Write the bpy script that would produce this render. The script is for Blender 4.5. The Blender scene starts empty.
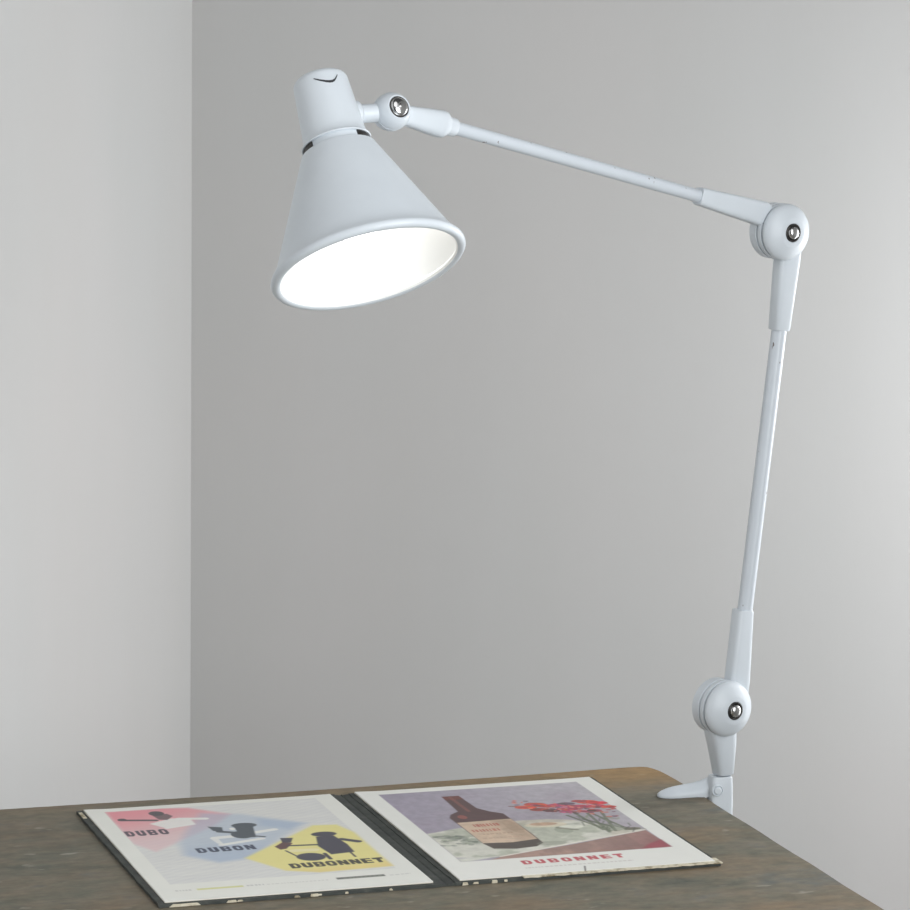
import bpy, bmesh, math, random
import numpy as np
from mathutils import Vector, Matrix
random.seed(7)
rng = np.random.RandomState(3)
SC = bpy.context.scene
COL = SC.collection
V = Vector

# ------------------------------------------------------------------ helpers
def lin(c):
    return tuple(((x/255)/12.92 if x/255 <= .04045 else ((x/255+.055)/1.055)**2.4) for x in c)

def mat(name, rgb=(200, 200, 200), rough=.5, metal=0., spec=.5):
    m = bpy.data.materials.new(name); m.use_nodes = True
    b = m.node_tree.nodes['Principled BSDF']
    b.inputs['Base Color'].default_value = (*lin(rgb), 1)
    b.inputs['Roughness'].default_value = rough
    b.inputs['Metallic'].default_value = metal
    b.inputs['Specular IOR Level'].default_value = spec
    return m

def N(m, t, **kw):
    n = m.node_tree.nodes.new(t)
    for k, v in kw.items():
        if k in n.inputs: n.inputs[k].default_value = v
        else: setattr(n, k, v)
    return n
def L(m, a, b): m.node_tree.links.new(a, b)

def noise(m, scale, nscale=1., detail=4., rough=.55, loc=(0, 0, 0), coord='Object'):
    tc = N(m, 'ShaderNodeTexCoord'); mp = N(m, 'ShaderNodeMapping')
    mp.inputs['Scale'].default_value = scale; mp.inputs['Location'].default_value = loc
    L(m, tc.outputs[coord], mp.inputs['Vector'])
    n = N(m, 'ShaderNodeTexNoise'); n.inputs['Scale'].default_value = nscale
    n.inputs['Detail'].default_value = detail; n.inputs['Roughness'].default_value = rough
    L(m, mp.outputs['Vector'], n.inputs['Vector'])
    return n.outputs['Fac']
def ramp(m, fac, stops):
    r = N(m, 'ShaderNodeValToRGB'); e = r.color_ramp.elements
    while len(e) < len(stops): e.new(.5)
    for i, (p, c) in enumerate(stops):
        e[i].position = p; e[i].color = (*(lin(c) if max(c) > 1 else c), 1)
    L(m, fac, r.inputs['Fac']); return r.outputs['Color']
def mixc(m, fac, a, b, blend='MIX'):
    n = N(m, 'ShaderNodeMix'); n.data_type = 'RGBA'; n.blend_type = blend
    if isinstance(fac, (int, float)): n.inputs[0].default_value = fac
    else: L(m, fac, n.inputs[0])
    for s, v in ((6, a), (7, b)):
        if isinstance(v, tuple): n.inputs[s].default_value = (*lin(v), 1)
        else: L(m, v, n.inputs[s])
    return n.outputs[2]
def bump(m, h, strength=.2, dist=.001):
    b = N(m, 'ShaderNodeBump'); b.inputs['Strength'].default_value = strength; b.inputs['Distance'].default_value = dist
    L(m, h, b.inputs['Height'])
    L(m, b.outputs['Normal'], m.node_tree.nodes['Principled BSDF'].inputs['Normal'])
def base(m, c): L(m, c, m.node_tree.nodes['Principled BSDF'].inputs['Base Color'])

def link(name, bm, mats, parent=None, smooth=None, origin=(0, 0, 0)):
    me = bpy.data.meshes.new(name)
    bm.normal_update(); bm.to_mesh(me); bm.free()
    o = bpy.data.objects.new(name, me); COL.objects.link(o)
    for m in (mats if isinstance(mats, (list, tuple)) else [mats]): me.materials.append(m)
    if parent: o.parent = parent
    o.location = origin
    if smooth is not None:
        for p in me.polygons: p.use_smooth = True
        if smooth < 180: me.set_sharp_from_angle(angle=math.radians(smooth))
    return o
def empty(name, loc, rz=0):
    o = bpy.data.objects.new(name, None); COL.objects.link(o)
    o.location = loc; o.rotation_euler = (0, 0, rz); o.empty_display_size = .05
    return o
def tag(o, label=None, cat=None, kind=None, group=None):
    if label: o['label'] = label
    if cat: o['category'] = cat
    if kind: o['kind'] = kind
    if group: o['group'] = group
    return o

def add_box(bm, lo, hi, bev=0., seg=2, mi=0, M=None):
    t = bmesh.new(); bmesh.ops.create_cube(t, size=1)
    lo = V(lo); hi = V(hi)
    for v in t.verts: v.co = V([lo[i] + (v.co[i]+.5)*(hi[i]-lo[i]) for i in range(3)])
    if bev: bmesh.ops.bevel(t, geom=t.edges[:], offset=bev, segments=seg, profile=.5, affect='EDGES')
    merge(bm, t, mi, M)
def merge(bm, t, mi=0, M=None):
    mp = {}
    for v in t.verts: mp[v] = bm.verts.new(M @ v.co if M else v.co)
    for f in t.faces:
        try: g = bm.faces.new([mp[v] for v in f.verts]); g.material_index = mi
        except ValueError: pass
    t.free()
def frame(axis, ref=(0, 0, 1)):
    a = V(axis).normalized(); r = V(ref)
    x = r - a*r.dot(a)
    if x.length < 1e-5: x = V((1, 0, 0)) - a*a.x
    x.normalize(); y = a.cross(x)
    return a, x, y
def add_lathe(bm, P, axis, prof, n=48, mis=None, closed=False, ref=(0, 0, 1)):
    """prof: (t along axis, r); r == 0 makes a pole"""
    a, x, y = frame(axis, ref); P = V(P); rings = []
    for t, r in prof:
        if r <= 1e-7: rings.append([bm.verts.new(P + a*t)])
        else: rings.append([bm.verts.new(P + a*t + (x*math.cos(2*math.pi*k/n) + y*math.sin(2*math.pi*k/n))*r) for k in range(n)])
    if closed: rings.append(rings[0])
    for i in range(len(rings)-1):
        A, B = rings[i], rings[i+1]
        for k in range(n):
            k2 = (k+1) % n
            vs = [A[k % len(A)], A[k2 % len(A)], B[k2 % len(B)], B[k % len(B)]]
            u = []
            for v in vs:
                if v not in u: u.append(v)
            if len(u) > 2:
                f = bm.faces.new(u)
                if mis: f.material_index = mis[i]
    if not closed:
        for R in (rings[0], rings[-1]):
            if len(R) > 1:
                f = bm.faces.new(R)
    return rings
def fix(bm): bmesh.ops.recalc_face_normals(bm, faces=bm.faces[:]); return bm
def add_loft(bm, secs, wdir, tdir, n=40, p=4.5):
    """secs: (centre, half width, half thickness[, exponent]) of rounded-rectangle sections"""
    rings = []
    for s in secs:
        c, w, t = s[:3]; e = s[3] if len(s) > 3 else p
        R = []
        for k in range(n):
            a = 2*math.pi*k/n; ca, sa = math.cos(a), math.sin(a)
            R.append(bm.verts.new(V(c) + wdir*(w*math.copysign(abs(ca)**(2/e), ca)) + tdir*(t*math.copysign(abs(sa)**(2/e), sa))))
        rings.append(R)
    for A, B in zip(rings, rings[1:]):
        for k in range(n):
            k2 = (k+1) % n; bm.faces.new([A[k], A[k2], B[k2], B[k]])
    bm.faces.new(rings[0]); bm.faces.new(rings[-1])

# ------------------------------------------------------------------ camera
F_PX, PITCH, ROLL = 3554.95, .150516, .013743
Fv = V((0, math.cos(PITCH), -math.sin(PITCH))); Rv0 = V((1, 0, 0)); Uv0 = Rv0.cross(Fv)
Rv = Rv0*math.cos(ROLL) + Uv0*math.sin(ROLL); Uv = -Rv0*math.sin(ROLL) + Uv0*math.cos(ROLL)
cd = bpy.data.cameras.new('camera'); cam = bpy.data.objects.new('camera', cd); COL.objects.link(cam)
M = Matrix((Rv, Uv, -Fv)).transposed().to_4x4(); M.translation = (0, 0, 1.65)
cam.matrix_world = M
cd.sensor_fit = 'HORIZONTAL'; cd.sensor_width = 36; cd.lens = F_PX/910*36; cd.clip_start = .05
SC.camera = cam

# ------------------------------------------------------------------ materials
WALL = mat('plaster_wall', (205, 203, 201), .85, spec=.2)
n1 = noise(WALL, (7, 7, 1.2), 1.0, 4, .5); n2 = noise(WALL, (1.1, 1.1, .8), 1.6, 3, .5, (3, 1, 0))
c = ramp(WALL, n1, [(.3, (206, 205, 203)), (.7, (210, 209, 208))])
c2 = ramp(WALL, n2, [(.35, (206, 208, 208)), (.7, (212, 209, 208))])
base(WALL, mixc(WALL, .5, c, c2)); bump(WALL, noise(WALL, (60, 60, 25), 1, 5), .12, .002)

FLOOR = mat('concrete_floor', (150, 147, 142), .6)
base(FLOOR, ramp(FLOOR, noise(FLOOR, (2, 2, 2), 2, 6), [(.3, (140, 137, 132)), (.7, (160, 157, 152))]))

WOOD = mat('weathered_wood', (110, 100, 88), .62, spec=.3)
g1 = noise(WOOD, (7, 13, 13), 1.7, 8, .68)
g2 = noise(WOOD, (5, 9, 9), 1.3, 4, .6, (4, 2, 0))
g3 = noise(WOOD, (40, 85, 60), 1.0, 5, .65, (1, 7, 0))
cA = ramp(WOOD, g1, [(.28, (84, 87, 81)), (.42, (110, 109, 95)), (.55, (126, 119, 103)), (.72, (100, 106, 105))])
brown = ramp(WOOD, g2, [(.50, (0, 0, 0)), (.70, (.42, .42, .42))])
cB = mixc(WOOD, brown, cA, (128, 106, 85))
# fresher brown wood along the far edge and in the far right corner
tc = N(WOOD, 'ShaderNodeTexCoord'); sp = N(WOOD, 'ShaderNodeSeparateXYZ'); L(WOOD, tc.outputs['Object'], sp.inputs[0])
def mth(op, a, b, m=WOOD, clamp=False):
    n = N(m, 'ShaderNodeMath'); n.operation = op; n.use_clamp = clamp
    for i, v in enumerate((a, b)):
        if isinstance(v, (int, float)): n.inputs[i].default_value = v
        else: L(m, v, n.inputs[i])
    return n.outputs[0]
bk = mth('MULTIPLY', mth('ADD', sp.outputs['Y'], .045), 12, clamp=True)
rt = mth('MULTIPLY', mth('ADD', sp.outputs['X'], -.15), 2.6, clamp=True)
edge = mth('MULTIPLY', mth('ADD', mth('MULTIPLY', bk, 1.15), mth('MULTIPLY', mth('SUBTRACT', g2, .45), 1.3), clamp=True), mth('ADD', mth('MULTIPLY', rt, .75), .3), clamp=True)
cC = mixc(WOOD, edge, cB, (158, 132, 96))
cor = mth('MULTIPLY', mth('MULTIPLY', mth('ADD', sp.outputs['Y'], .085), 14, clamp=True), mth('MULTIPLY', mth('ADD', sp.outputs['X'], -.47), 9, clamp=True))
cor = mth('MULTIPLY', cor, mth('ADD', mth('MULTIPLY', g2, 1.2), .05), clamp=True)
cC = mixc(WOOD, cor, cC, (168, 136, 92))
fine = ramp(WOOD, g3, [(.32, (.78, .78, .78)), (.6, (1.0, 1.0, 1.0))])
cD = mixc(WOOD, 1.0, cC, fine, 'MULTIPLY')
sc = ramp(WOOD, noise(WOOD, (28, 60, 60), 1.0, 2, .5, (2, 9, 0)), [(.67, (0, 0, 0)), (.74, (.6, .6, .6))])
g4 = noise(WOOD, (70, 110, 60), 1.0, 3, .6, (8, 3, 0))
cD = mixc(WOOD, 1.0, cD, ramp(WOOD, g4, [(.35, (.86, .86, .86)), (.6, (1, 1, 1))]), 'MULTIPLY')
cE = mixc(WOOD, sc, cD, (172, 168, 156))
base(WOOD, cE); bump(WOOD, g3, .25, .0005)
WOODL = mat('table_leg_wood', (105, 88, 68), .6)
base(WOODL, ramp(WOODL, noise(WOODL, (20, 20, 3), 2, 6), [(.3, (92, 78, 62)), (.7, (122, 102, 78))]))

PAINT = mat('pale_blue_grey_enamel', (203, 210, 217), .42, spec=.45)
pn = noise(PAINT, (1, 1, 1), 14, 5, .6)
base(PAINT, ramp(PAINT, pn, [(.3, (208, 215, 221)), (.65, (213, 220, 226))]))
bump(PAINT, noise(PAINT, (1, 1, 1), 130, 3, .6), .12, .0006)
RODP = mat('chipped_enamel_rod', (208, 214, 222), .35, spec=.5)
chip = ramp(RODP, noise(RODP, (1, 1, .5), 150, 2, .5, (5, 3, 1)), [(.715, (0, 0, 0)), (.745, (1, 1, 1))])
base(RODP, mixc(RODP, chip, (208, 215, 222), (120, 112, 110)))
INNER = mat('white_shade_lining', (247, 247, 245), .5, spec=.3)
CHROME = mat('chrome', (205, 205, 205), .18, metal=1.)
DARKM = mat('dark_recess_metal', (62, 60, 58), .4, metal=.6)
BULB = mat('glowing_bulb_glass', (255, 255, 255), .4)
bb = BULB.node_tree.nodes['Principled BSDF']
bb.inputs['Emission Color'].default_value = (1, .995, .98, 1); bb.inputs['Emission Strength'].default_value = 2.9
BRASS = mat('bulb_screw_metal', (180, 172, 150), .35, metal=1.)
MARK = mat('black_mark', (48, 50, 54), .5)
BOARD = mat('black_cover_board', (50, 52, 50), .6)
base(BOARD, ramp(BOARD, noise(BOARD, (30, 30, 30), 2, 6), [(.35, (44, 49, 47)), (.6, (62, 66, 62)), (.8, (92, 92, 86))]))
CARD = mat('worn_cream_card', (206, 198, 176), .8)
base(CARD, ramp(CARD, noise(CARD, (60, 60, 60), 2, 4), [(.35, (150, 138, 112)), (.5, (206, 198, 176)), (.8, (222, 216, 198))]))

# ------------------------------------------------------------------ the room
AL = math.radians(14)
Cn = V((-.3605, 4.80, 0)); wx = V((math.cos(AL), -math.sin(AL), 0)); wl = V((-math.sin(math.radians(16)), -math.cos(math.radians(16)), 0))
HT = 2.9
def slab(name, p, d, length, nrm, thick=.15, holes=None):
    """wall along d from p, thick away from nrm (nrm faces the room)"""
    bm = bmesh.new()
    rects = holes or [(0, length, 0, HT)]
    for a, b, z0, z1 in rects:
        q = [p + d*a, p + d*b, p + d*b - nrm*thick, p + d*a - nrm*thick]
        lo = [bm.verts.new((v.x, v.y, z0)) for v in q]; hi = [bm.verts.new((v.x, v.y, z1)) for v in q]
        bm.faces.new(lo); bm.faces.new(hi)
        for k in range(4): bm.faces.new([lo[k], lo[(k+1) % 4], hi[(k+1) % 4], hi[k]])
    return tag(link(name, fix(bm), WALL), kind='structure')
slab('wall_back', Cn, wx, 1.60, -V((math.sin(AL), math.cos(AL), 0)))
slab('wall_left', Cn, wl, 5.2, V((-wl.y, wl.x, 0)))
# right wall with two unseen openings: daylight through the first, added fill through the second
Rp = Cn + wx*1.60
wr = V((-.05, -1, 0)).normalized(); wn = V((1, -.05, 0)).normalized()   # right wall: direction and outward normal
WIN = [(.10, .60, .25, 1.55, 6.5), (2.1, 3.6, .95, 2.3, 54)]  # second entry is an added opening and fill for the lamp's front and pages
(A0, A1, AZ0, AZ1, _), (B0, B1, BZ0, BZ1, _) = WIN
slab('wall_right', Rp, wr, 5.2, -wn, holes=[(0, A0, 0, HT), (A1, B0, 0, HT), (B1, 5.2, 0, HT), (A0, A1, 0, AZ0), (A0, A1, AZ1, HT), (B0, B1, 0, BZ0), (B0, B1, BZ1, HT)])
Mw = Matrix((wr, wn, V((0, 0, 1)))).transposed().to_4x4(); Mw.translation = Rp
WPAINT = mat('white_window_paint', (225, 225, 222), .5)
for i, (y0, y1, z0, z1, en) in enumerate(WIN):
    bm = bmesh.new()
    for a, b, c0, c1 in ((y0, y0+.05, z0, z1), (y1-.05, y1, z0, z1), (y0+.05, y1-.05, z0, z0+.05), (y0+.05, y1-.05, z1-.05, z1), ((y0+y1)/2-.015, (y0+y1)/2+.015, z0+.05, z1-.05)):
        add_box(bm, (a, .05, c0), (b, .10, c1), .004, 1, 0, Mw)
    tag(link('window_%d' % (i+1), fix(bm), WPAINT), kind='structure')
    la = bpy.data.lights.new('window_daylight', 'AREA'); la.shape = 'RECTANGLE'; la.size = y1-y0; la.size_y = z1-z0
    la.energy = en; la.color = (.965, .985, 1.0)
    lo_ = bpy.data.objects.new('window_daylight', la); COL.objects.link(lo_)
    ctr = Rp + wr*((y0+y1)/2) + wn*.02; ctr.z = (z0+z1)/2
    y_ = V((0, 0, 1)); x_ = y_.cross(wn)
    Ml = Matrix((x_, y_, wn)).transposed().to_4x4(); Ml.translation = ctr; lo_.matrix_world = Ml
bm = bmesh.new()
q = [Cn + wl*5.2, Cn, Rp, Rp + wr*5.2]
lo = [bm.verts.new((v.x, v.y, -.1)) for v in q]; hi = [bm.verts.new((v.x, v.y, 0)) for v in q]
bm.faces.new(lo); bm.faces.new(hi)
for k in range(4): bm.faces.new([lo[k], lo[(k+1) % 4], hi[(k+1) % 4], hi[k]])
tag(link('floor', fix(bm), FLOOR), kind='structure')

# ------------------------------------------------------------------ table
PSI = .31876
TO = V((-.3710, 3.5024, 0)); TZ = .75
ex = V((math.cos(PSI), math.sin(PSI), 0)); ey = V((-math.sin(PSI), math.cos(PSI), 0))
table = tag(empty('wooden_table', TO, PSI), 'weathered brown wooden table with scuffed grey top under the lamp', 'table')
X0, X1, Y0 = -.27, .632, -.80
back = [(-.27, .028), (-.20, .0275), (-.08, .0268), (.0, .0262), (.117, .0245), (.18, .022), (.233, .0215), (.30, .0225), (.36, .0245), (.45, .0265), (.52, .0285), (.58, .031), (.600, .0312), (.616, .0302), (.6225, .0262), (.6262, .018), (.6290, .006), (.6305, -.012), (.6315, -.035)]
right = [(X1 + .0006*math.sin(k*1.7), -.06 - k*.04) for k in range(18)] + [(X1, Y0+.005), (X1-.005, Y0)]
out = back + right + [(X0+.005, Y0), (X0, Y0+.005)]
bm = bmesh.new()
vs = [bm.verts.new((x, y, TZ)) for x, y in out]
f = bm.faces.new(vs)
r = bmesh.ops.extrude_face_region(bm, geom=[f])
for v in r['geom']:
    if isinstance(v, bmesh.types.BMVert): v.co.z = TZ-.032
fix(bm)
te = [e for e in bm.edges if abs(e.verts[0].co.z-TZ) < 1e-6 and abs(e.verts[1].co.z-TZ) < 1e-6]
bmesh.ops.bevel(bm, geom=te, offset=.0022, segments=3, profile=.5, affect='EDGES')
link('tabletop', bm, WOOD, table, 40)
bm = bmesh.new()
for lo, hi in (((X0+.06, -.035, .62), (X1-.07, -.012, TZ-.032)), ((X0+.06, Y0+.04, .62), (X1-.07, Y0+.063, TZ-.032)), ((X0+.06, Y0+.063, .62), (X0+.083, -.035, TZ-.032)), ((X1-.093, Y0+.063, .62), (X1-.07, -.035, TZ-.032))):
    add_box(bm, lo, hi, .002, 1)
link('apron', fix(bm), WOODL, table, 40)
for x in (X0+.075, X1-.085):
    for y in (-.03, Y0+.058):
        bm = bmesh.new()
        add_loft(bm, [(V((x, y, 0)), .017, .017), (V((x, y, .5)), .026, .026), (V((x, y, TZ-.032)), .027, .027)], V((1, 0, 0)), V((0, 1, 0)), 24, 8)
        link('leg', fix(bm), WOODL, table, 50)

# ------------------------------------------------------------------ album with two printed pages
W, G, H = .2580, .0263, .3483
album = tag(empty('open_album', V((-.3691, 3.4845, TZ)), PSI), 'open black board album with two printed advertisement pages on the wooden table', 'album')
BT = .0032
def board(name, x0, x1, y0, y1, seed, chips, mi_front=None):
    rr = random.Random(seed); bm = bmesh.new(); n = 40
    j = lambda: rr.uniform(-.0005, .0005)
    pts = [(x0+(x1-x0)*k/n, y0+j()) for k in range(n)] + [(x1+j(), y0+(y1-y0)*k/n) for k in range(n)] + [(x1-(x1-x0)*k/n, y1+j()) for k in range(n)] + [(x0+j(), y1-(y1-y0)*k/n) for k in range(n)]
    vs = [bm.verts.new((x, y, .0002)) for x, y in pts]; f = bm.faces.new(vs)
    r = bmesh.ops.extrude_face_region(bm, geom=[f])
    for v in r['geom']:
        if isinstance(v, bmesh.types.BMVert): v.co.z = BT
    fix(bm)
    for cx, cl, ct in chips:    # torn spots where the pale core shows, on the near edge
        t = bmesh.new(); bmesh.ops.create_cube(t, size=1)
        for v in t.verts: v.co = V((cx + v.co.x*cl*(1 if v.co.z < 0 else .75) + rr.uniform(-.0008, .0008), y0 + v.co.y*.0022 + rr.uniform(-.0003, .0003), BT*.55 + v.co.z*ct + rr.uniform(-.0002, .0002)))
        merge(bm, t, 1)
    fix(bm)
    return link(name, bm, [BOARD, CARD], album, 40)
rr = random.Random(5)
b = board('cover_board', -.0065, W+.0055, -H-.0045, .0028, 1, [(.018, .030, .0024), (.062, .010, .002), (.070, .006, .0015), (.124, .006, .002), (.141, .008, .0024), (.146, .005, .0015), (.172, .004, .002), (.215, .003, .0015)])
bm = bmesh.new()   # torn pale corner of the left cover
for k in range(3): add_box(bm, (-.0062, -.012-.008*k, BT), (-.0032+rr.uniform(0, .0012), -.004-.008*k, BT+.0003))
link('torn_corner', fix(bm), CARD, b)
board('cover_board', W+G-.0055, 2*W+G+.0045, -H-.0045, .0028, 2, [(W+G+.004, .006, .0026), (W+G+.014, .005, .002), (W+G+.033, .006, .0026), (W+G+.044, .003, .002)])
bm = bmesh.new()
n = 14
prof = [(W+.0050+(G-.010)*k/n, .0014 + .0011*abs(math.cos(math.pi*k/n))**.7 + (.0014 if k == 7 else 0)) for k in range(n+1)]
for y0, y1 in ((-H-.0035, .0022),):
    A = [bm.verts.new((x, y0, z)) for x, z in prof]; B = [bm.verts.new((x, y1, z)) for x, z in prof]
    A2 = [bm.verts.new((x, y0, .0002)) for x, z in prof]; B2 = [bm.verts.new((x, y1, .0002)) for x, z in prof]
    for k in range(n):
        bm.faces.new([A[k], A[k+1], B[k+1], B[k]]); bm.faces.new([A2[k], A2[k+1], B2[k+1], B2[k]])
        bm.faces.new([A[k], A[k+1], A2[k+1], A2[k]]); bm.faces.new([B[k], B[k+1], B2[k+1], B2[k]])
    bm.faces.new([A[0], B[0], B2[0], A2[0]]); bm.faces.new([A[n], B[n], B2[n], A2[n]])
link('spine', fix(bm), BOARD, album, 50)
# pale backing card showing below the right page
bm = bmesh.new()
pts = [(W+G+.062+(2*W+G+.0060-W-G-.062)*k/30, -H-.0062+.0012*math.sin(k*2.3)*math.sin(k*.7)) for k in range(31)]
top = [(x, -H+.012) for x, y in pts]
for z0, z1 in ((BT, BT+.0009),):
    a = [bm.verts.new((x, y, z0)) for x, y in pts]; b_ = [bm.verts.new((x, y, z1)) for x, y in pts]
    c_ = [bm.verts.new((x, y, z0)) for x, y in top]; d_ = [bm.verts.new((x, y, z1)) for x, y in top]
    for k in range(30):
        bm.faces.new([a[k], a[k+1], b_[k+1], b_[k]]); bm.faces.new([b_[k], b_[k+1], d_[k+1], d_[k]])
        bm.faces.new([c_[k], c_[k+1], d_[k+1], d_[k]]); bm.faces.new([a[k], a[k+1], c_[k+1], c_[k]])
    bm.faces.new([a[0], b_[0], d_[0], c_[0]]); bm.faces.new([a[30], b_[30], d_[30], c_[30]])
link('backing_card', fix(bm), CARD, album)

# ---- printing (numpy): colours as functions of page coordinates u (0-1 across), v (0-1 from far to near edge)
NU, NV = 325, 438
uu, vv = np.meshgrid(np.linspace(0, 1, NU), np.linspace(0, 1, NV))
AR = H/W
def ss(x, a, b):
    t = np.clip((x-a)/(b-a), 0, 1); return t*t*(3-2*t)
def rgb(c): return np.array(lin(c))
class Art:
    def __init__(s, paper): s.c = np.ones((NV, NU, 3))*rgb(paper)
    def blend(s, mask, col):
        m = mask[..., None]; s.c = s.c*(1-m) + (rgb(col) if isinstance(col, tuple) else col)*m
def poly_sd(pts):
    """signed distance (page widths), negative inside"""
    P = np.array(pts, float); P = P*[1, AR]; x = uu; y = vv*AR
    d = np.full(x.shape, 1e9); ins = np.zeros(x.shape, bool)
    for i in range(len(P)):
        a = P[i]; b = P[(i+1) % len(P)]; e = b-a
        t = np.clip(((x-a[0])*e[0]+(y-a[1])*e[1])/(e@e), 0, 1)
        d = np.minimum(d, np.hypot(x-a[0]-t*e[0], y-a[1]-t*e[1]))
        cnd = ((a[1] > y) != (b[1] > y))
        with np.errstate(divide='ignore', invalid='ignore'):
            xi = a[0] + (y-a[1])*e[0]/(e[1] if e[1] else 1e-9)
        ins ^= (cnd & (x < xi))
    return np.where(ins, -d, d)
def poly(pts, soft=.003): return 1-ss(poly_sd(pts), -soft, soft)
def bar(a, b, w, soft=.003):
    ax, ay = a[0], a[1]*AR; ex_, ey_ = b[0]-ax, b[1]*AR-ay
    t = np.clip(((uu-ax)*ex_+(vv*AR-ay)*ey_)/(ex_**2+ey_**2), 0, 1)
    return 1-ss(np.hypot(uu-ax-t*ex_, vv*AR-ay-t*ey_)-w, -soft, soft)
def ell(c, rx, ry, rot=0, soft=.08):
    x = uu-c[0]; y = (vv-c[1])*AR; ca, sa = math.cos(rot), math.sin(rot)
    return 1-ss(np.hypot((x*ca+y*sa)/rx, (-x*sa+y*ca)/ry), 1-soft, 1+soft)
def fbm(sx, sy, seed, octv=4):
    r = np.random.RandomState(seed); o = np.zeros(uu.shape); amp = 1; tot = 0
    for k in range(octv):
        nx, ny = int(sx*2**k)+3, int(sy*2**k)+3; g = r.rand(ny, nx)
        x = uu*(nx-2); y = vv*(ny-2); i = np.floor(x).astype(int); j = np.floor(y).astype(int)
        fx = x-i; fy = y-j; fx = fx*fx*(3-2*fx); fy = fy*fy*(3-2*fy); i2 = np.minimum(i+1, nx-1); j2 = np.minimum(j+1, ny-1)
        o += amp*((g[j, i]*(1-fx)+g[j, i2]*fx)*(1-fy)+(g[j2, i]*(1-fx)+g[j2, i2]*fx)*fy); tot += amp; amp *= .55
    return o/tot
# heavy block letters: polygons on a unit cell, later ones with -1 cut away
def rect(x0, y0, x1, y1): return [(x0, y0), (x1, y0), (x1, y1), (x0, y1)]
GL = {'D': [(1, [(0, 0), (.72, 0), (1, .25), (1, .75), (.72, 1), (0, 1)]), (-1, rect(.40, .24, .62, .76))],
      'U': [(1, [(0, 0), (1, 0), (1, .8), (.8, 1), (.2, 1), (0, .8)]), (-1, rect(.40, 0, .60, .72))],
      'B': [(1, [(0, 0), (.85, 0), (1, .15), (1, .4), (.92, .5), (1, .6), (1, .85), (.85, 1), (0, 1)]), (-1, rect(.40, .20, .64, .40)), (-1, rect(.40, .60, .64, .80))],
      'O': [(1, [(.2, 0), (.8, 0), (1, .22), (1, .78), (.8, 1), (.2, 1), (0, .78), (0, .22)]), (-1, rect(.38, .25, .62, .75))],
      'N': [(1, rect(0, 0, 1, 1)), (-1, [(.40, 0), (.66, 0), (.66, .42)]), (-1, [(.34, 1), (.60, 1), (.34, .55)])],
      'E': [(1, rect(0, 0, 1, 1)), (-1, rect(.45, .22, 1, .40)), (-1, rect(.45, .60, 1, .78))],
      'T': [(1, rect(0, 0, 1, .32)), (1, rect(.30, 0, .70, 1))]}
def word(art, s, u0, v0, u1, v1, col, gap=.16, slant=0., alpha=1.):
    n = len(s); cw = (u1-u0)/(n-gap*(1)); cell = cw*(1-gap)
    m = np.zeros(uu.shape)
    for i, ch in enumerate(s):
        x0 = u0+i*cw
        for sg, P in GL[ch]:
            q = poly([(x0+px*cell, v0+py*(v1-v0)) for px, py in P], .0022)
            m = np.maximum(m, q) if sg > 0 else m*(1-q)
    art.blend(m*alpha, col)
def small_line(art, u0, u1, v, h, col, seed, alpha=.5):
    """an unreadably small printed line: the photo shows only a row of ticks"""
    r = np.random.RandomState(seed); x = u0
    while x < u1:
        w = r.uniform(.006, .016); art.blend(poly(rect(x, v-h/2, min(x+w, u1), v+h/2), .0012)*alpha, col); x += w+r.uniform(.003, .007)

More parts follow.
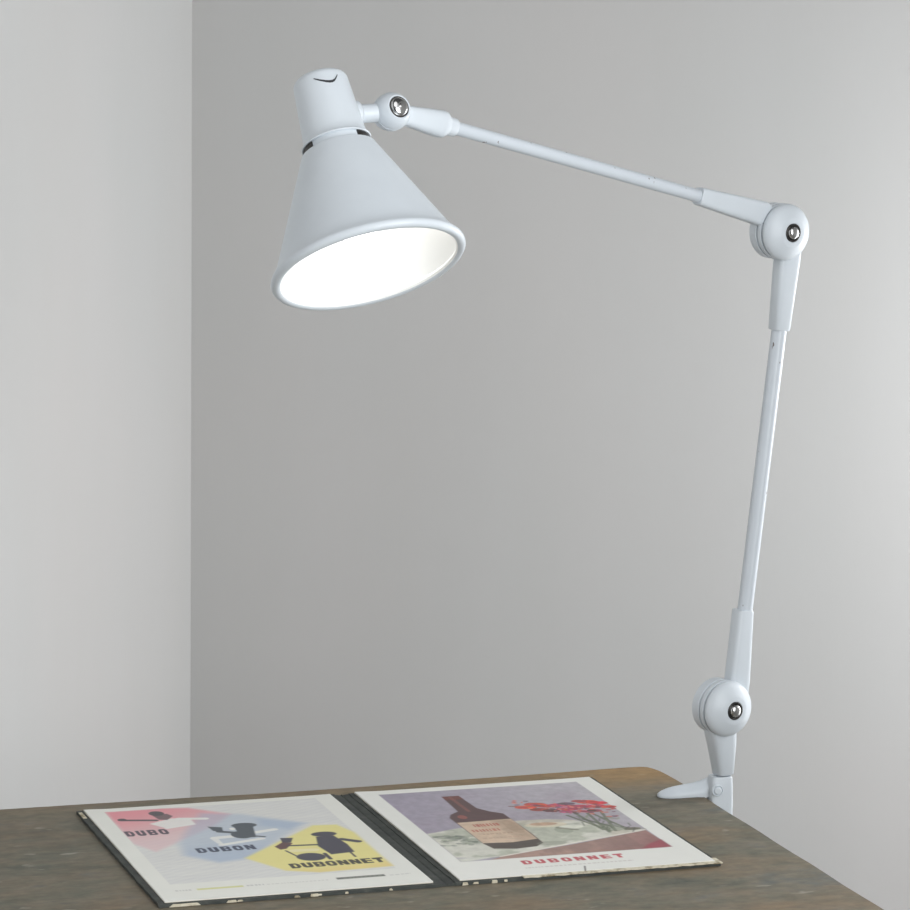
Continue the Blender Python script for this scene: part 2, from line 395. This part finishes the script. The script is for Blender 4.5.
def left_page():
    A = Art((226, 226, 219))
    inside = poly(rect(.072, .036, .925, .84), .003)
    st = np.sin((vv*AR*170 + uu*90 + fbm(6, 10, 4)*9)); st2 = fbm(5, 90, 9, 3)
    A.blend(np.clip(inside*(.55+.10*st+.5*(st2-.5)), 0, 1), (204, 204, 205))
    pk = poly([(.072, .036), (.30, .036), (.40, .05), (.54, .150), (.43, .27), (.13, .50), (.072, .40)], .02)*inside
    fade = 1-ss(vv+uu*.35, .10, .50)
    A.blend(pk*(.35+.65*fade)*.95, (224, 138, 148)); A.blend(pk*ss(vv, .2, .42)*.3, (222, 196, 200))
    bl = poly([(.43, .12), (.58, .16), (.78, .305), (.62, .46), (.45, .635), (.32, .655), (.22, .56), (.24, .43), (.33, .27)], .03)*inside
    A.blend(bl*.52, (158, 178, 202)); A.blend(bl*ss(vv, .40, .6)*.3, (138, 164, 198))
    A.blend(poly([(.62, .22), (.78, .305), (.70, .36), (.60, .30)], .03)*.4, (140, 166, 198))
    yl = poly([(.80, .335), (.892, .345), (.925, .44), (.925, .815), (.64, .825), (.525, .785), (.425, .63)], .012)
    A.blend(yl*.95, (228, 218, 138)); A.blend(yl*ss(vv+uu*.1, .80, .90)*.5, (226, 196, 130))
    # plain generic figures of circles, bars and wedges, one in each colour field
    ink1, ink2, ink3, wh = (74, 70, 74), (66, 76, 86), (60, 58, 74), (229, 229, 224)
    A.blend(poly([(.20, .20), (.30, .155), (.37, .165), (.37, .235), (.25, .265)], .006)*.9, wh)
    A.blend(bar((.33, .165), (.425, .182), .016)*.9, wh); A.blend(bar((.25, .26), (.36, .235), .010)*.8, wh)
    A.blend(bar((.106, .140), (.235, .165), .012), ink1); A.blend(ell((.112, .136), .018, .020), ink1)
    A.blend(ell((.262, .090), .030, .036), ink1); A.blend(poly([(.24, .11), (.30, .10), (.315, .13), (.28, .17), (.25, .16)], .004)*.85, ink1)
    word(A, 'DUBO', .076, .266, .242, .323, (72, 58, 74), .22)
    A.blend(bar((.39, .40), (.47, .395), .018)*.9, wh); A.blend(bar((.39, .478), (.56, .44), .014)*.9, wh); A.blend(bar((.55, .372), (.64, .352), .016)*.9, wh)
    A.blend(poly([(.37, .40), (.40, .41), (.40, .48), (.38, .46)], .003)*.8, wh)
    A.blend(poly([(.404, .272), (.456, .290), (.445, .335), (.41, .325)], .004), ink2); A.blend(bar((.43, .335), (.49, .36), .014), ink2)
    A.blend(ell((.545, .285), .050, .036), ink2); A.blend(ell((.50, .385), .040, .055), ink2); A.blend(poly([(.50, .30), (.575, .30), (.545, .42), (.49, .42)], .004), ink2)
    A.blend(bar((.55, .41), (.575, .422), .008), ink2); A.blend(ell((.488, .315), .012, .016), wh)
    word(A, 'DUBON', .278, .496, .503, .546, (42, 54, 82), .2)
    A.blend(bar((.63, .590), (.71, .595), .018)*.85, (234, 226, 184))
    A.blend(poly([(.628, .448), (.676, .456), (.65, .505), (.618, .50)], .003), ink3); A.blend(poly([(.575, .535), (.62, .495), (.655, .51), (.61, .565), (.585, .57)], .003), (92, 60, 60))
    A.blend(bar((.63, .535), (.74, .545), .009), ink3); A.blend(ell((.805, .438), .050, .034), ink3)
    A.blend(poly([(.765, .46), (.835, .46), (.85, .56), (.845, .645), (.75, .655), (.735, .56)], .004), ink3)
    A.blend(bar((.85, .505), (.90, .540), .016), ink3); A.blend(ell((.668, .665), .055, .055, .2), ink3)
    A.blend(bar((.60, .585), (.632, .690), .0045), ink3); A.blend(bar((.828, .64), (.828, .695), .0045), ink3); A.blend(bar((.73, .64), (.73, .70), .008), ink3)
    word(A, 'DUBONNET', .557, .720, .918, .769, (58, 54, 46), .14)
    A.blend(poly(rect(.150, .897, .322, .912), .003)*.8, (206, 206, 120))
    small_line(A, .07, .13, .905, .012, (170, 168, 166), 1); small_line(A, .335, .40, .903, .012, (160, 160, 160), 2); small_line(A, .41, .64, .905, .008, (180, 178, 172), 3, .4)
    A.blend(poly(rect(.674, .890, .858, .909), .0025)*.9, (74, 80, 72)); small_line(A, .70, .85, .899, .007, (150, 152, 140), 6, .7); small_line(A, .875, .955, .903, .010, (176, 176, 172), 4, .4)
    return A.c
def right_page():
    A = Art((228, 228, 222))
    pic = poly(rect(.082, .046, .921, .826), .003)
    bg = fbm(4, 4, 21, 5)
    A.blend(pic, (170, 164, 174)); A.blend(pic*(1-ss(uu+vv*.3, .05, .75))*.65, (143, 134, 155)); A.blend(pic*ss(uu, .45, .95)*.5, (184, 180, 184))
    A.blend(pic*ss(bg, .5, .8)*.4, (156, 140, 156))
    # cloth and the table front under it
    cloth = poly([(.082, .515), (.18, .49), (.30, .46), (.489, .440), (.60, .445), (.70, .473), (.80, .56), (.912, .631), (.60, .715), (.248, .799), (.16, .80), (.082, .78)], .006)*pic
    A.blend(cloth, (208, 207, 196)); gn = fbm(9, 14, 31, 4)
    A.blend(cloth*ss(gn, .50, .66)*.6, (160, 166, 146)); A.blend(cloth*ss(fbm(5, 8, 35, 4), .56, .7)*.55, (186, 176, 158))
    A.blend(ell((.14, .585), .08, .055)*cloth*.75*ss(gn, .3, .6), (92, 104, 92)); A.blend(ell((.22, .625), .05, .04)*cloth*.5, (110, 122, 106))
    front = poly([(.20, .826), (.248, .803), (.60, .722), (.915, .636), (.921, .826)], .003)
    A.blend(front, (168, 136, 124)); A.blend(front*ss(uu+vv*1.2, 1.45, 1.9), (138, 92, 92)); A.blend(front*ss(fbm(14, 3, 41, 4), .5, .7)*.4, (122, 96, 92))
    A.blend(poly([(.80, .826), (.86, .775), (.921, .745), (.921, .826)], .01), (150, 62, 76))
    A.blend(bar((.25, .800), (.912, .632), .006)*.8, (226, 220, 208)); A.blend(poly([(.082, .79), (.25, .795), (.12, .826), (.082, .826)], .01), (208, 208, 198))
    # plate of cake, glassware on the cloth
    A.blend(ell((.57, .505), .085, .038, .05)*.85, (216, 206, 182)); A.blend(ell((.565, .495), .055, .024, .1)*.8, (190, 150, 122)); A.blend(ell((.61, .575), .035, .045)*.6, (140, 146, 128))
    A.blend(ell((.655, .545), .05, .03)*.8, (222, 222, 208)); A.blend(bar((.60, .545), (.66, .58), .010)*.7, (110, 110, 90))
    # bottle lying in perspective of the print
    glass = (82, 54, 56)
    A.blend(poly([(.316, .116), (.386, .118), (.394, .27), (.425, .315), (.468, .35), (.474, .60), (.470, .690), (.43, .722), (.345, .732), (.262, .715), (.246, .66), (.242, .36), (.262, .325), (.305, .295)], .004), glass)
    A.blend(poly([(.316, .116), (.386, .118), (.389, .16), (.314, .16)], .003), (104, 50, 44)); A.blend(bar((.345, .13), (.348, .30), .008)*.45, (150, 92, 84)); A.blend(ell((.295, .36), .018, .03)*.6, (168, 92, 82))
    A.blend(poly([(.247, .418), (.470, .413), (.468, .645), (.36, .665), (.247, .655)], .003), (206, 182, 158)); A.blend(poly([(.38, .415), (.470, .413), (.468, .645), (.40, .66)], .02)*.45, (160, 134, 112))
    small_line(A, .295, .400, .462, .030, (182, 78, 68), 21, .8); small_line(A, .265, .375, .518, .026, (182, 88, 72), 22, .75); A.blend(ell((.44, .50), .03, .10)*.3, (150, 122, 100)); small_line(A, .29, .41, .56, .012, (170, 130, 110), 7); small_line(A, .27, .43, .605, .012, (178, 140, 120), 8, .4)
    A.blend(poly([(.247, .652), (.36, .664), (.470, .645), (.470, .690), (.43, .722), (.345, .732), (.262, .715)], .003)*.9, (72, 64, 56))
    A.blend(ell((.50, .70), .06, .03)*.4*cloth, (120, 124, 110))
    # flowers
    r = np.random.RandomState(12)
    for s0, s1 in (((.79, .40), (.77, .63)), ((.74, .38), (.76, .60)), ((.85, .40), (.80, .62)), ((.70, .42), (.78, .62)), ((.80, .40), (.86, .62))): A.blend(bar(s0, s1, .007)*.85, (98, 106, 84))
    A.blend(ell((.80, .58), .05, .06)*.6, (120, 126, 108)); A.blend(bar((.74, .47), (.80, .56), .009)*.8, (84, 92, 70)); A.blend(ell((.875, .61), .035, .02), (104, 100, 84))
    A.blend(bar((.528, .276), (.57, .285), .006), (120, 80, 74))
    fl = [(.585, .30, .045, (205, 92, 66)), (.635, .275, .045, (196, 84, 60)), (.67, .30, .04, (190, 70, 62)), (.625, .335, .04, (150, 62, 54)), (.665, .355, .035, (92, 56, 54)),
          (.72, .30, .042, (188, 76, 104)), (.735, .35, .045, (176, 58, 96)), (.76, .29, .035, (112, 80, 98)), (.79, .33, .045, (190, 66, 100)), (.80, .39, .035, (200, 110, 134)), (.715, .38, .03, (168, 84, 112)),
          (.85, .285, .045, (216, 70, 52)), (.885, .305, .04, (204, 52, 58)), (.86, .34, .042, (186, 48, 86)), (.905, .355, .032, (206, 72, 60)), (.83, .385, .03, (90, 64, 62)), (.82, .27, .03, (160, 70, 74))]
    for x, y, rr_, cc in fl:
        A.blend(ell((x, y), rr_, rr_*.62, .2), cc)
        for k in range(4):
            a = r.uniform(0, 6.28); A.blend(ell((x+math.cos(a)*rr_*.5, y+math.sin(a)*rr_*.35), rr_*.35, rr_*.2, a)*.5, tuple(int(min(255, max(0, q*r.choice([.62, 1.25])))) for q in cc))
    fc = [(206, 84, 62), (178, 52, 66), (190, 80, 112), (96, 62, 66), (222, 140, 120), (150, 48, 60), (214, 100, 70), (120, 70, 96)]
    for k in range(90):
        x = r.uniform(.56, .925); y = .325 + .055*math.sin(x*9) + r.normal(0, .035); q = r.uniform(.006, .016)
        A.blend(ell((x, y), q, q*.7, r.uniform(0, 3))*.75, fc[int(r.randint(8))])
    for k in range(26):
        x = r.uniform(.72, .90); y = r.uniform(.43, .61); A.blend(bar((x, y), (x+r.uniform(-.03, .03), y+r.uniform(.01, .04)), .004)*.6, [(84, 96, 72), (140, 146, 120), (70, 74, 60)][int(r.randint(3))])
    for k in range(40):
        x = r.uniform(.09, .235); y = r.uniform(.545, .66); A.blend(ell((x, y), .012, .012, .4)*.5, [(84, 98, 84), (150, 158, 138), (196, 196, 182)][int(r.randint(3))])
    A.c = np.where(pic[..., None] > .5, A.c*(.84+.32*fbm(45, 55, 91, 4))[..., None], A.c)
    word(A, 'DUBONNET', .298, .857, .700, .897, (188, 74, 84), .28)
    small_line(A, .285, .71, .932, .010, (190, 180, 176), 9, .55)
    A.blend(bar((.507, .955), (.487, 1.0), .003), (70, 66, 62))
    return A.c
def page(name, x0, colfn, label):
    cols = (colfn()*.94 + .06*rgb((226, 226, 219)))*1.05*(.985+.03*fbm(20, 26, 77, 3)[..., None])
    me = bpy.data.meshes.new(name); PT = .0005
    z = BT + .0012 + .0008*fbm(3, 3, 5, 2)*0
    xs = x0 + uu*W; ys = -vv*H
    zs = np.full(uu.shape, BT+.0012) + .0009*ss(np.abs(uu-.5), .38, .5)*fbm(3, 4, 8, 2)
    co = np.stack([xs, ys, zs], -1).reshape(-1, 3); nt = len(co)
    # a skirt gives the sheet its thickness
    per = [(0, i) for i in range(NU)] + [(j, NU-1) for j in range(1, NV)] + [(NV-1, i) for i in range(NU-2, -1, -1)] + [(j, 0) for j in range(NV-2, 0, -1)]
    pi_ = [j*NU+i for j, i in per]; low = co[pi_].copy(); low[:, 2] = BT+.0002
    idx = np.arange(nt).reshape(NV, NU)
    quads = np.stack([idx[:-1, :-1], idx[1:, :-1], idx[1:, 1:], idx[:-1, 1:]], -1).reshape(-1, 4)
    m = len(pi_); a = np.array(pi_); bq = nt+np.arange(m); side = np.stack([a, np.roll(a, -1), np.roll(bq, -1), bq], -1)
    allf = np.concatenate([quads, side]); allv = np.concatenate([co, low])
    me.vertices.add(len(allv)); me.vertices.foreach_set('co', allv.astype(np.float32).ravel())
    me.loops.add(len(allf)*4); me.loops.foreach_set('vertex_index', allf.astype(np.int32).ravel())
    me.polygons.add(len(allf)); me.polygons.foreach_set('loop_start', (np.arange(len(allf))*4).astype(np.int32)); me.polygons.foreach_set('loop_total', np.full(len(allf), 4, np.int32))
    me.update(calc_edges=True); me.validate()
    ca = me.color_attributes.new('print', 'FLOAT_COLOR', 'POINT')
    c4 = np.ones((len(allv), 4), np.float32); c4[:nt, :3] = cols.reshape(-1, 3); c4[nt:, :3] = rgb((206, 200, 184))
    ca.data.foreach_set('color', c4.ravel())
    me.polygons.foreach_set('use_smooth', np.concatenate([np.ones(len(quads), bool), np.zeros(m, bool)]))
    mt = mat('printed_paper_'+label, (220, 220, 214), .55, spec=.35)
    at = N(mt, 'ShaderNodeAttribute'); at.attribute_name = 'print'; base(mt, at.outputs['Color'])
    me.materials.append(mt)
    o = bpy.data.objects.new(name, me); COL.objects.link(o); o.parent = album
    return o
pg = page('page', 0, left_page, 'a'); pg['label'] = 'printed page with pink, blue and yellow colour fields and three words'
pg = page('page', W+G, right_page, 'b'); pg['label'] = 'printed page with a bottle, flowers and red lettering'

# ------------------------------------------------------------------ lamp
TH = math.radians(34); nn = V((math.sin(TH), -math.cos(TH), 0)); mm = V((math.cos(TH), math.sin(TH), 0)); up = V((0, 0, 1))
LX, LY = .6490, -.1180
LB = TO + ex*LX + ey*LY; LB.z = TZ
lamp = tag(empty('desk_lamp', LB), 'pale blue-grey jointed desk lamp clamped to the right edge of the wooden table, lit', 'lamp')
def rel(p): return V(p) - LB
J1 = V((.2770, 3.5824, .8485)); J2 = V((.3259, 3.6154, 1.3370)); J3 = V((-.0637, 3.3526, 1.4668))
# clamp: body beside the table edge, jaw on the top, screw below
Mt = Matrix((ex, ey, up)).transposed().to_4x4()
def tl(x, y, z): return ex*(x-LX) + ey*(y-LY) + up*(z-TZ)      # table-local to lamp-local
bm = bmesh.new()
secs = []
for z, w, t in ((.690, .0100, .0075), (.692, .0112, .0085), (.745, .0112, .0085), (.760, .0108, .0085), (.7715, .0100, .0085), (.7730, .0092, .0078)):
    secs.append((tl(LX-.0026, LY+.001, z), w+.0012, t+.001))
add_loft(bm, secs, ex, ey, 36, 5)
jaw = [(-.003, .0090, .0222), (.0060, .0095, .0220), (.0120, .0100, .0190), (.0180, .0104, .0158), (.0260, .0110, .0132), (.0380, .0118, .0112), (.0480, .0120, .0100), (.0560, .0108, .0085), (.0620, .0082, .0066), (.0655, .0050, .0048), (.0670, .0020, .0030)]
shape = [(-1, 0), (-.5, 0), (0, 0), (.5, 0), (1, 0), (1.03, .2), (1, .40), (.86, .54), (.6, .70), (.35, .88), (.16, .98), (0, 1), (-.16, .98), (-.35, .88), (-.6, .70), (-.86, .54), (-1, .40), (-1.03, .2)]
prev = None
for d, hw, h in jaw:
    ring = [bm.verts.new(tl(LX-.0015-d*.955, LY+.006+min(1, max(0, d/.03))*.0105+py*hw, .7504+pz*h)) for py, pz in shape]
    if prev:
        for k in range(len(ring)): bm.faces.new([prev[k], prev[(k+1) % len(ring)], ring[(k+1) % len(ring)], ring[k]])
    else: bm.faces.new(ring)
    prev = ring
bm.faces.new(prev)
add_box(bm, (-.072, -.0085, -.0600), (.0090, .0085, -.0500), .002, 2, 0, Matrix.Translation((0, 0, 0)) @ Mt)
clamp = link('clamp', fix(bm), PAINT, lamp, 45)
bm = bmesh.new(); add_lathe(bm, tl(LX-.045, LY, .655), up, [(0, 0), (0, .009), (.012, .011), (.014, .0045), (.058, .0045), (.058, .011), (.0625, .011), (.0625, 0)], 28)
link('clamp_screw', fix(bm), CHROME, clamp, 40)
bm = bmesh.new(); add_lathe(bm, tl(LX-.0095, LY-.0075, .7595), -ey, [(0, 0), (0, .0062), (.0022, .0062), (.0026, .0056), (.0014, .0050), (.0014, .0042), (.0032, .0038), (.0038, .0030), (.0038, 0)], 32)
link('rivet', fix(bm), PAINT, clamp, 35)
bm = bmesh.new()
c0 = V((J1.x, J1.y, 0)); 
def post(z, k): return V((LB.x*(1-k)+J1.x*k, LB.y*(1-k)+J1.y*k, z)) - LB
add_loft(bm, [(post(.7745, 0), .0088, .0078), (post(.7755, 0), .0096, .0085), (post(.808, .5), .0140, .0105), (post(.826, 1), .0165, .0110), (post(.845, 1), .0150, .0105)], mm, nn, 36, 4.5)
link('mounting_post', fix(bm), PAINT, lamp, 45)

def big_joint(J):
    bm = bmesh.new(); a = nn
    add_lathe(bm, rel(J), a, [(-.0125, 0), (-.0125, .0265), (-.0110, .0285), (-.0005, .0287), (.0002, .0262), (.0018, .0262), (.0024, .0287), (.0074, .0287), (.0080, .0262), (.0080, 0)], 72)
    j = link('joint', fix(bm), PAINT, lamp, 35)
    bm = bmesh.new()
    pr = [(.0079, 0), (.0079, .0262), (.0100, .0262), (.0100, .0284), (.0106, .0288), (.0128, .0288), (.0150, .0281), (.0172, .0268), (.0193, .0242), (.0211, .0212), (.0226, .0180), (.0237, .0156), (.0243, .0140), (.0246, .0098), (.0234, .0095), (.0234, 0)]
    add_lathe(bm, rel(J), a, pr, 72)
    link('joint_cap', fix(bm), PAINT, j, 40)
    bm = bmesh.new()
    pr = [(.0232, 0), (.0232, .0077), (.0250, .0077), (.0253, .0072), (.0246, .0066), (.0242, .0060), (.0246, .0056)]
    mis = [1]*6
    for k in range(6):
        a_ = math.pi/2*k/5*.9; pr.append((.0246+.0034*math.sin(a_)+.0006, .0054*math.cos(a_))); mis.append(0)
    pr.append((.0287, 0)); mis.append(0)
    add_lathe(bm, rel(J), a, [(q[0], q[1]*1.2) for q in pr], 40, mis)
    b_ = link('bolt', fix(bm), [CHROME, DARKM], j, 60); b_['label'] = 'chrome bolt head in a dark ring'
    return j
big_joint(J1); big_joint(J2)
# head joint
bm = bmesh.new()
JH = J3 - mm*.001
nh = (nn*math.cos(math.radians(22)) + up*math.sin(math.radians(22))).normalized()
add_lathe(bm, rel(JH), nh, [(-.0150, 0), (-.0150, .0090), (-.0120, .0140), (-.0060, .0172), (-.0008, .0180), (.0000, .0172), (.0010, .0180), (.0060, .0176), (.0110, .0152), (.0142, .0128), (.0150, .0118), (.0150, .0106), (.0140, .0104), (.0140, 0)], 64)
hj = link('joint', fix(bm), PAINT, lamp, 35)
bm = bmesh.new()
pr = [(.0139, 0), (.0139, .0083), (.0156, .0083), (.0158, .0076)]; mis = [1, 1, 1]
for k in range(7):
    a_ = math.pi/2*k/6*.92; pr.append((.0156+.0036*math.sin(a_), .0072*math.cos(a_))); mis.append(0)
pr.append((.0196, 0)); mis.append(0)
add_lathe(bm, rel(JH), nh, [(q[0], q[1]*1.22) for q in pr], 40, mis)
link('bolt', fix(bm), [CHROME, DARKM], hj, 60)['label'] = 'chrome bolt head'

def sleeve(pts, J):
    """pts: (world point, half width in the arm plane, half thickness)"""
    d = (V(pts[-1][0]) - V(pts[0][0])).normalized(); w = d.cross(nn).normalized()
    bm = bmesh.new(); secs = []
    (p0, w0, t0), (p1, w1, t1) = pts[0], pts[-1]
    L_ = [(rel(p0) - d*0, w0*.93, t0*.93)] + [(rel(p0)+d*.0015, w0, t0)] + [(rel(p), a, b) for p, a, b in pts[1:-1]] + [(rel(p1)-d*.0015, w1, t1), (rel(p1), w1*.93, t1*.93)]
    add_loft(bm, L_, w, nn, 44, 4.2)
    link('sleeve', fix(bm), PAINT, lamp, 45)
def rod(p0, p1, r):
    d = (V(p1)-V(p0)).normalized(); l = (V(p1)-V(p0)).length; bm = bmesh.new()
    pr = [(0, 0)] + [(l*k/24, r) for k in range(25)] + [(l, 0)]
    add_lathe(bm, rel(p0), d, pr, 36); link('arm_rod', fix(bm), RODP, lamp, 40)
def lerp(a, b, t): return V(a)*(1-t)+V(b)*t
s1a = V((.2943, 3.5941, .8730)); s1b = V((.3010, 3.5987, .9475)); s2a = V((.3362, 3.6225, 1.3049)); s2b = V((.3300, 3.6182, 1.2352))
s1a0 = lerp(s1b, s1a, 1.32); s2a0 = lerp(s2b, s2a, 1.40)
sleeve([(s1a0, .0122, .0085), (s1a, .0128, .0088), (s1b-mm*.0026, .0096, .0090)], J1)
sleeve([(s2a0, .0140, .0085), (s2a, .0135, .0088), (s2b, .0096, .0090)], J2)
rod(lerp(s1b, s2b, -.04), lerp(s1b, s2b, 1.04), .0079)
u2 = V((.2396, 3.5572, 1.3761)); h3 = V((-.0005, 3.3952, 1.4492)); dU = (u2-h3).normalized()
u1 = u2 + dU*.092
sleeve([(u2, .0090, .0082), (lerp(u2, u1, .5), .0112, .0088), (lerp(u2, u1, .93), .0128, .0088), (u1, .0110, .0080)], J2)
rod(h3 - dU*.014, u2 + dU*.010, .0066)
# head sleeve, bulging then stepped collar
wH = dU.cross(nn).normalized(); bm = bmesh.new()
hp = lambda t: rel(h3 - dU*(t+.0052))
axis_fix = (rel(J3) - hp(.071)); 
def hc(t): k = min(1, max(0, (t-.012)/.059)); return hp(t) + axis_fix*k
add_loft(bm, [(hc(0), .0080, .0080, 2.4), (hc(.001), .0089, .0088, 2.4), (hc(.0085), .0091, .0090, 2.4), (hc(.0100), .0098, .0095, 2.4), (hc(.0140), .0126, .0115, 2.8), (hc(.0180), .0132, .0118, 3), (hc(.0300), .0122, .0110, 3.4), (hc(.0430), .0108, .0098, 3.6), (hc(.0560), .0096, .0088, 3.6), (hc(.0640), .0085, .0080, 3.6)], wH, nn, 40)
link('sleeve', fix(bm), PAINT, lamp, 45)

# --- shade, aligned on its own axis
def unit_ray(px, py): return (Rv*(px-455)/F_PX + Uv*(455-py)/F_PX + Fv)
CAMP = V((0, 0, 1.65))
RIMC = V((-.0814, 3.2538, 1.3299))      # centre of the rim plane
AX = V((-.2587, .4452, .8573)).normalized()   # rim to socket
S_ = lambda s: rel(RIMC) + AX*s
bm = bmesh.new()
RO, RT, HC = .0880, .0355, .1185
prof = []
import math as _m
def cone_r(s): return .0908 + (RT-.0908)*(s/HC)
def inner_r(s): return .0866 + (RT-.0022-.0866)*(s/HC)
prof += [(HC, RT-.006), (HC+.0008, RT-.003), (HC, RT)]
for k in range(1, 14): s = HC*(1-k/14)+.0075*(k/14); prof.append((s, cone_r(s)))
for k in range(9):   # rolled bead
    a_ = math.radians(62 - k*28); prof.append((.0024+.0048*math.sin(a_), .0874+.0048*math.cos(a_)))
no = len(prof)
for k in range(0, 14): s = .004*(1-k/13)+(HC-.002)*(k/13); prof.append((s, inner_r(s)))
prof.append((HC-.002, .010))
mis = [0]*(no-2) + [1]*(len(prof)-no+1)
rings = add_lathe(bm, rel(RIMC), AX, prof, 96, mis + [0], closed=True)
link('shade', fix(bm), [PAINT, INNER], lamp, 35)
# neck between shade and socket
bm = bmesh.new(); add_lathe(bm, rel(RIMC), AX, [(HC-.003, 0), (HC-.003, .0312), (HC+.012, .0300), (HC+.012, 0)], 56)
neck = link('neck', fix(bm), PAINT, lamp, 40)
a, x, y = frame(AX)
tocam = (CAMP - RIMC); tocam -= AX*tocam.dot(AX); tocam.normalize(); side = AX.cross(tocam)
if side.dot(Rv) < 0: side = -side
for sg in (-1, 1):  # dark bands at the neck's sides paint the shade of its vent gap
    bm = bmesh.new(); prev = None; first = None
    for k in range(13):
        th = sg*math.radians(44 + 6*k); ring = []
        for s, r_ in ((.0008, .0296), (.0008, .0318), (.0076, .0314), (.0076, .0292)):
            ring.append(bm.verts.new(rel(RIMC) + AX*(HC+s) + (tocam*math.cos(th)+side*math.sin(th))*r_))
        if prev:
            for i in range(4): bm.faces.new([prev[i], prev[(i+1) % 4], ring[(i+1) % 4], ring[i]])
        else: bm.faces.new(ring)
        prev = ring
    bm.faces.new(prev)
    link('vent_slot', fix(bm), DARKM, neck)
# socket housing
SB, ST = HC+.0080, HC+.0080+.0695
bm = bmesh.new()
pr = [(SB+.001, .027), (SB-.0004, .0326), (SB+.0006, .0334), (SB+.0024, .0322), (SB+.0046, .0306)]
for k in range(1, 8): t = k/8; pr.append((SB+.0046+(ST-.008-SB-.0046)*t, .0302+(.0262-.0302)*t))
for k in range(7): a_ = math.pi/2*k/6; pr.append((ST-.0075+.0075*math.sin(a_),   .0187+.0075*math.cos(a_)))
pr.append((ST, 0))
add_lathe(bm, rel(RIMC), AX, [(SB+.001, 0)]+pr, 72)
sock = link('socket_housing', fix(bm), PAINT, lamp, 40)
# the dark curved V mark on the side facing the viewer, built on the housing's surface
a, x, y = frame(AX)
tocam = (CAMP - (RIMC+AX*ST)); tocam -= AX*tocam.dot(AX); tocam.normalize(); side = AX.cross(tocam); 
if side.dot(Rv) < 0: side = -side
bm = bmesh.new(); pts = [(-.0105, .0035), (-.0060, -.0005), (-.0015, -.0035), (.0015, -.0046), (.0040, -.0044), (.0060, -.0030), (.0080, .0000), (.0102, .0042)]
fine_ = []
for i in range(len(pts)-1):
    for k in range(4): t = k/4; fine_.append((pts[i][0]*(1-t)+pts[i+1][0]*t, pts[i][1]*(1-t)+pts[i+1][1]*t))
fine_.append(pts[-1]); prev = None
for i, (sx, sz) in enumerate(fine_):
    q = i/(len(fine_)-1); hw = .0005+.0007*math.sin(math.pi*q)
    th = (sx*1.15+.0072)/.0268; ring = []
    for dz, dr in ((-hw, -.0004), (-hw, .0005), (hw, .0005), (hw, -.0004)):
        s = ST-.0138+sz*.8+dz; rr_ = .0302+(.0262-.0302)*((s-SB-.0046)/(ST-.008-SB-.0046)) + dr
        ring.append(bm.verts.new(rel(RIMC)+AX*s+(tocam*math.cos(th)+side*math.sin(th))*rr_))
    if prev:
        for k in range(4): bm.faces.new([prev[k], prev[(k+1) % 4], ring[(k+1) % 4], ring[k]])
    else: bm.faces.new(ring)
    prev = ring
bm.faces.new(prev)
link('emblem', fix(bm), MARK, sock)['label'] = 'black curved V mark'
bm = bmesh.new(); P_ = S_(ST-.0045) - side*.0130 + tocam*.002
add_lathe(bm, P_, AX, [(0, 0), (0, .0022), (.0082, .0022), (.0090, .0014), (.0090, 0)], 20)
link('screw', fix(bm), CHROME, sock, 40)
# stub from socket to head joint
P0 = RIMC + AX*(ST-.0300); tgt = J3 - RIMC - AX*((J3-RIMC).dot(AX)); outd = tgt.normalized()
P1 = RIMC + AX*((J3-RIMC).dot(AX)+.0) + outd*.024
d = (J3-P1); l = d.length; d.normalize(); bm = bmesh.new()
add_lathe(bm, rel(P1), d, [(0, 0), (0, .0125), (.0055, .0125), (.0075, .0105), (.0085, .0088), (l-.016, .0088), (l-.013, .0100), (l-.004, .0100), (l-.004, 0)], 40)
link('swivel_stub', fix(bm), PAINT, lamp, 40)
# bulb
bm = bmesh.new()
pr = [(HC-.016, .013)]
for k in range(1, 6): pr.append((HC-.016-.005*k, .013+.0019*k*k/4))
cr = .0265; cz = HC-.064
for k in range(2, 13): a_ = math.pi*k/12; pr.append((cz+cr*math.cos(a_), cr*math.sin(a_)))
pr = [(HC-.016, 0)] + [q for q in pr[:5]] + pr[7:]
pr[-1] = (pr[-1][0], 0)
add_lathe(bm, rel(RIMC), AX, pr, 48)
bulb = link('light_bulb', fix(bm), BULB, lamp, 180); bulb['label'] = 'glowing white bulb'
bm = bmesh.new(); add_lathe(bm, rel(RIMC), AX, [(HC-.0155, 0), (HC-.0155, .0134)] + [(HC-.0135+.002*k, .0134 if k % 2 else .0126) for k in range(5)] + [(HC-.003, .0134), (HC-.003, 0)], 40)
link('screw_base', fix(bm), BRASS, bulb, 40)

# ------------------------------------------------------------------ light
w = bpy.data.worlds.new('world'); SC.world = w; w.use_nodes = True
bg = w.node_tree.nodes['Background']; bg.inputs['Color'].default_value = (.985, .99, 1.0, 1); bg.inputs['Strength'].default_value = .07
lb = bpy.data.lights.new('ceiling_light', 'AREA'); lb.shape = 'DISK'; lb.size = 1.3; lb.energy = 5.5; lb.color = (1.0, 1.0, 1.0)  # added overhead fill to brighten the lamp and pages, no fixture behind it
lo2 = bpy.data.objects.new('ceiling_light', lb); COL.objects.link(lo2)
lo2.location = (.35, 2.2, 2.75); lo2.rotation_euler = (V((-.1, 3.4, 1.0)) - V(lo2.location)).to_track_quat('-Z', 'Y').to_euler()

lp = bpy.data.lights.new('wall_lamp', 'POINT'); lp.shadow_soft_size = .12; lp.energy = 9; lp.color = (.97, .985, 1.0)  # added point fill brightening the right end of the back wall, no lamp body
lo3 = bpy.data.objects.new('wall_lamp', lp); COL.objects.link(lo3); lo3.location = (.98, 3.98, 1.12)

vs_ = SC.view_settings
SC.display_settings.display_device = 'sRGB'
vs_.view_transform = 'Standard'; vs_.look = 'None'; vs_.gamma = 1; vs_.exposure = 0.22; vs_.use_curve_mapping = False
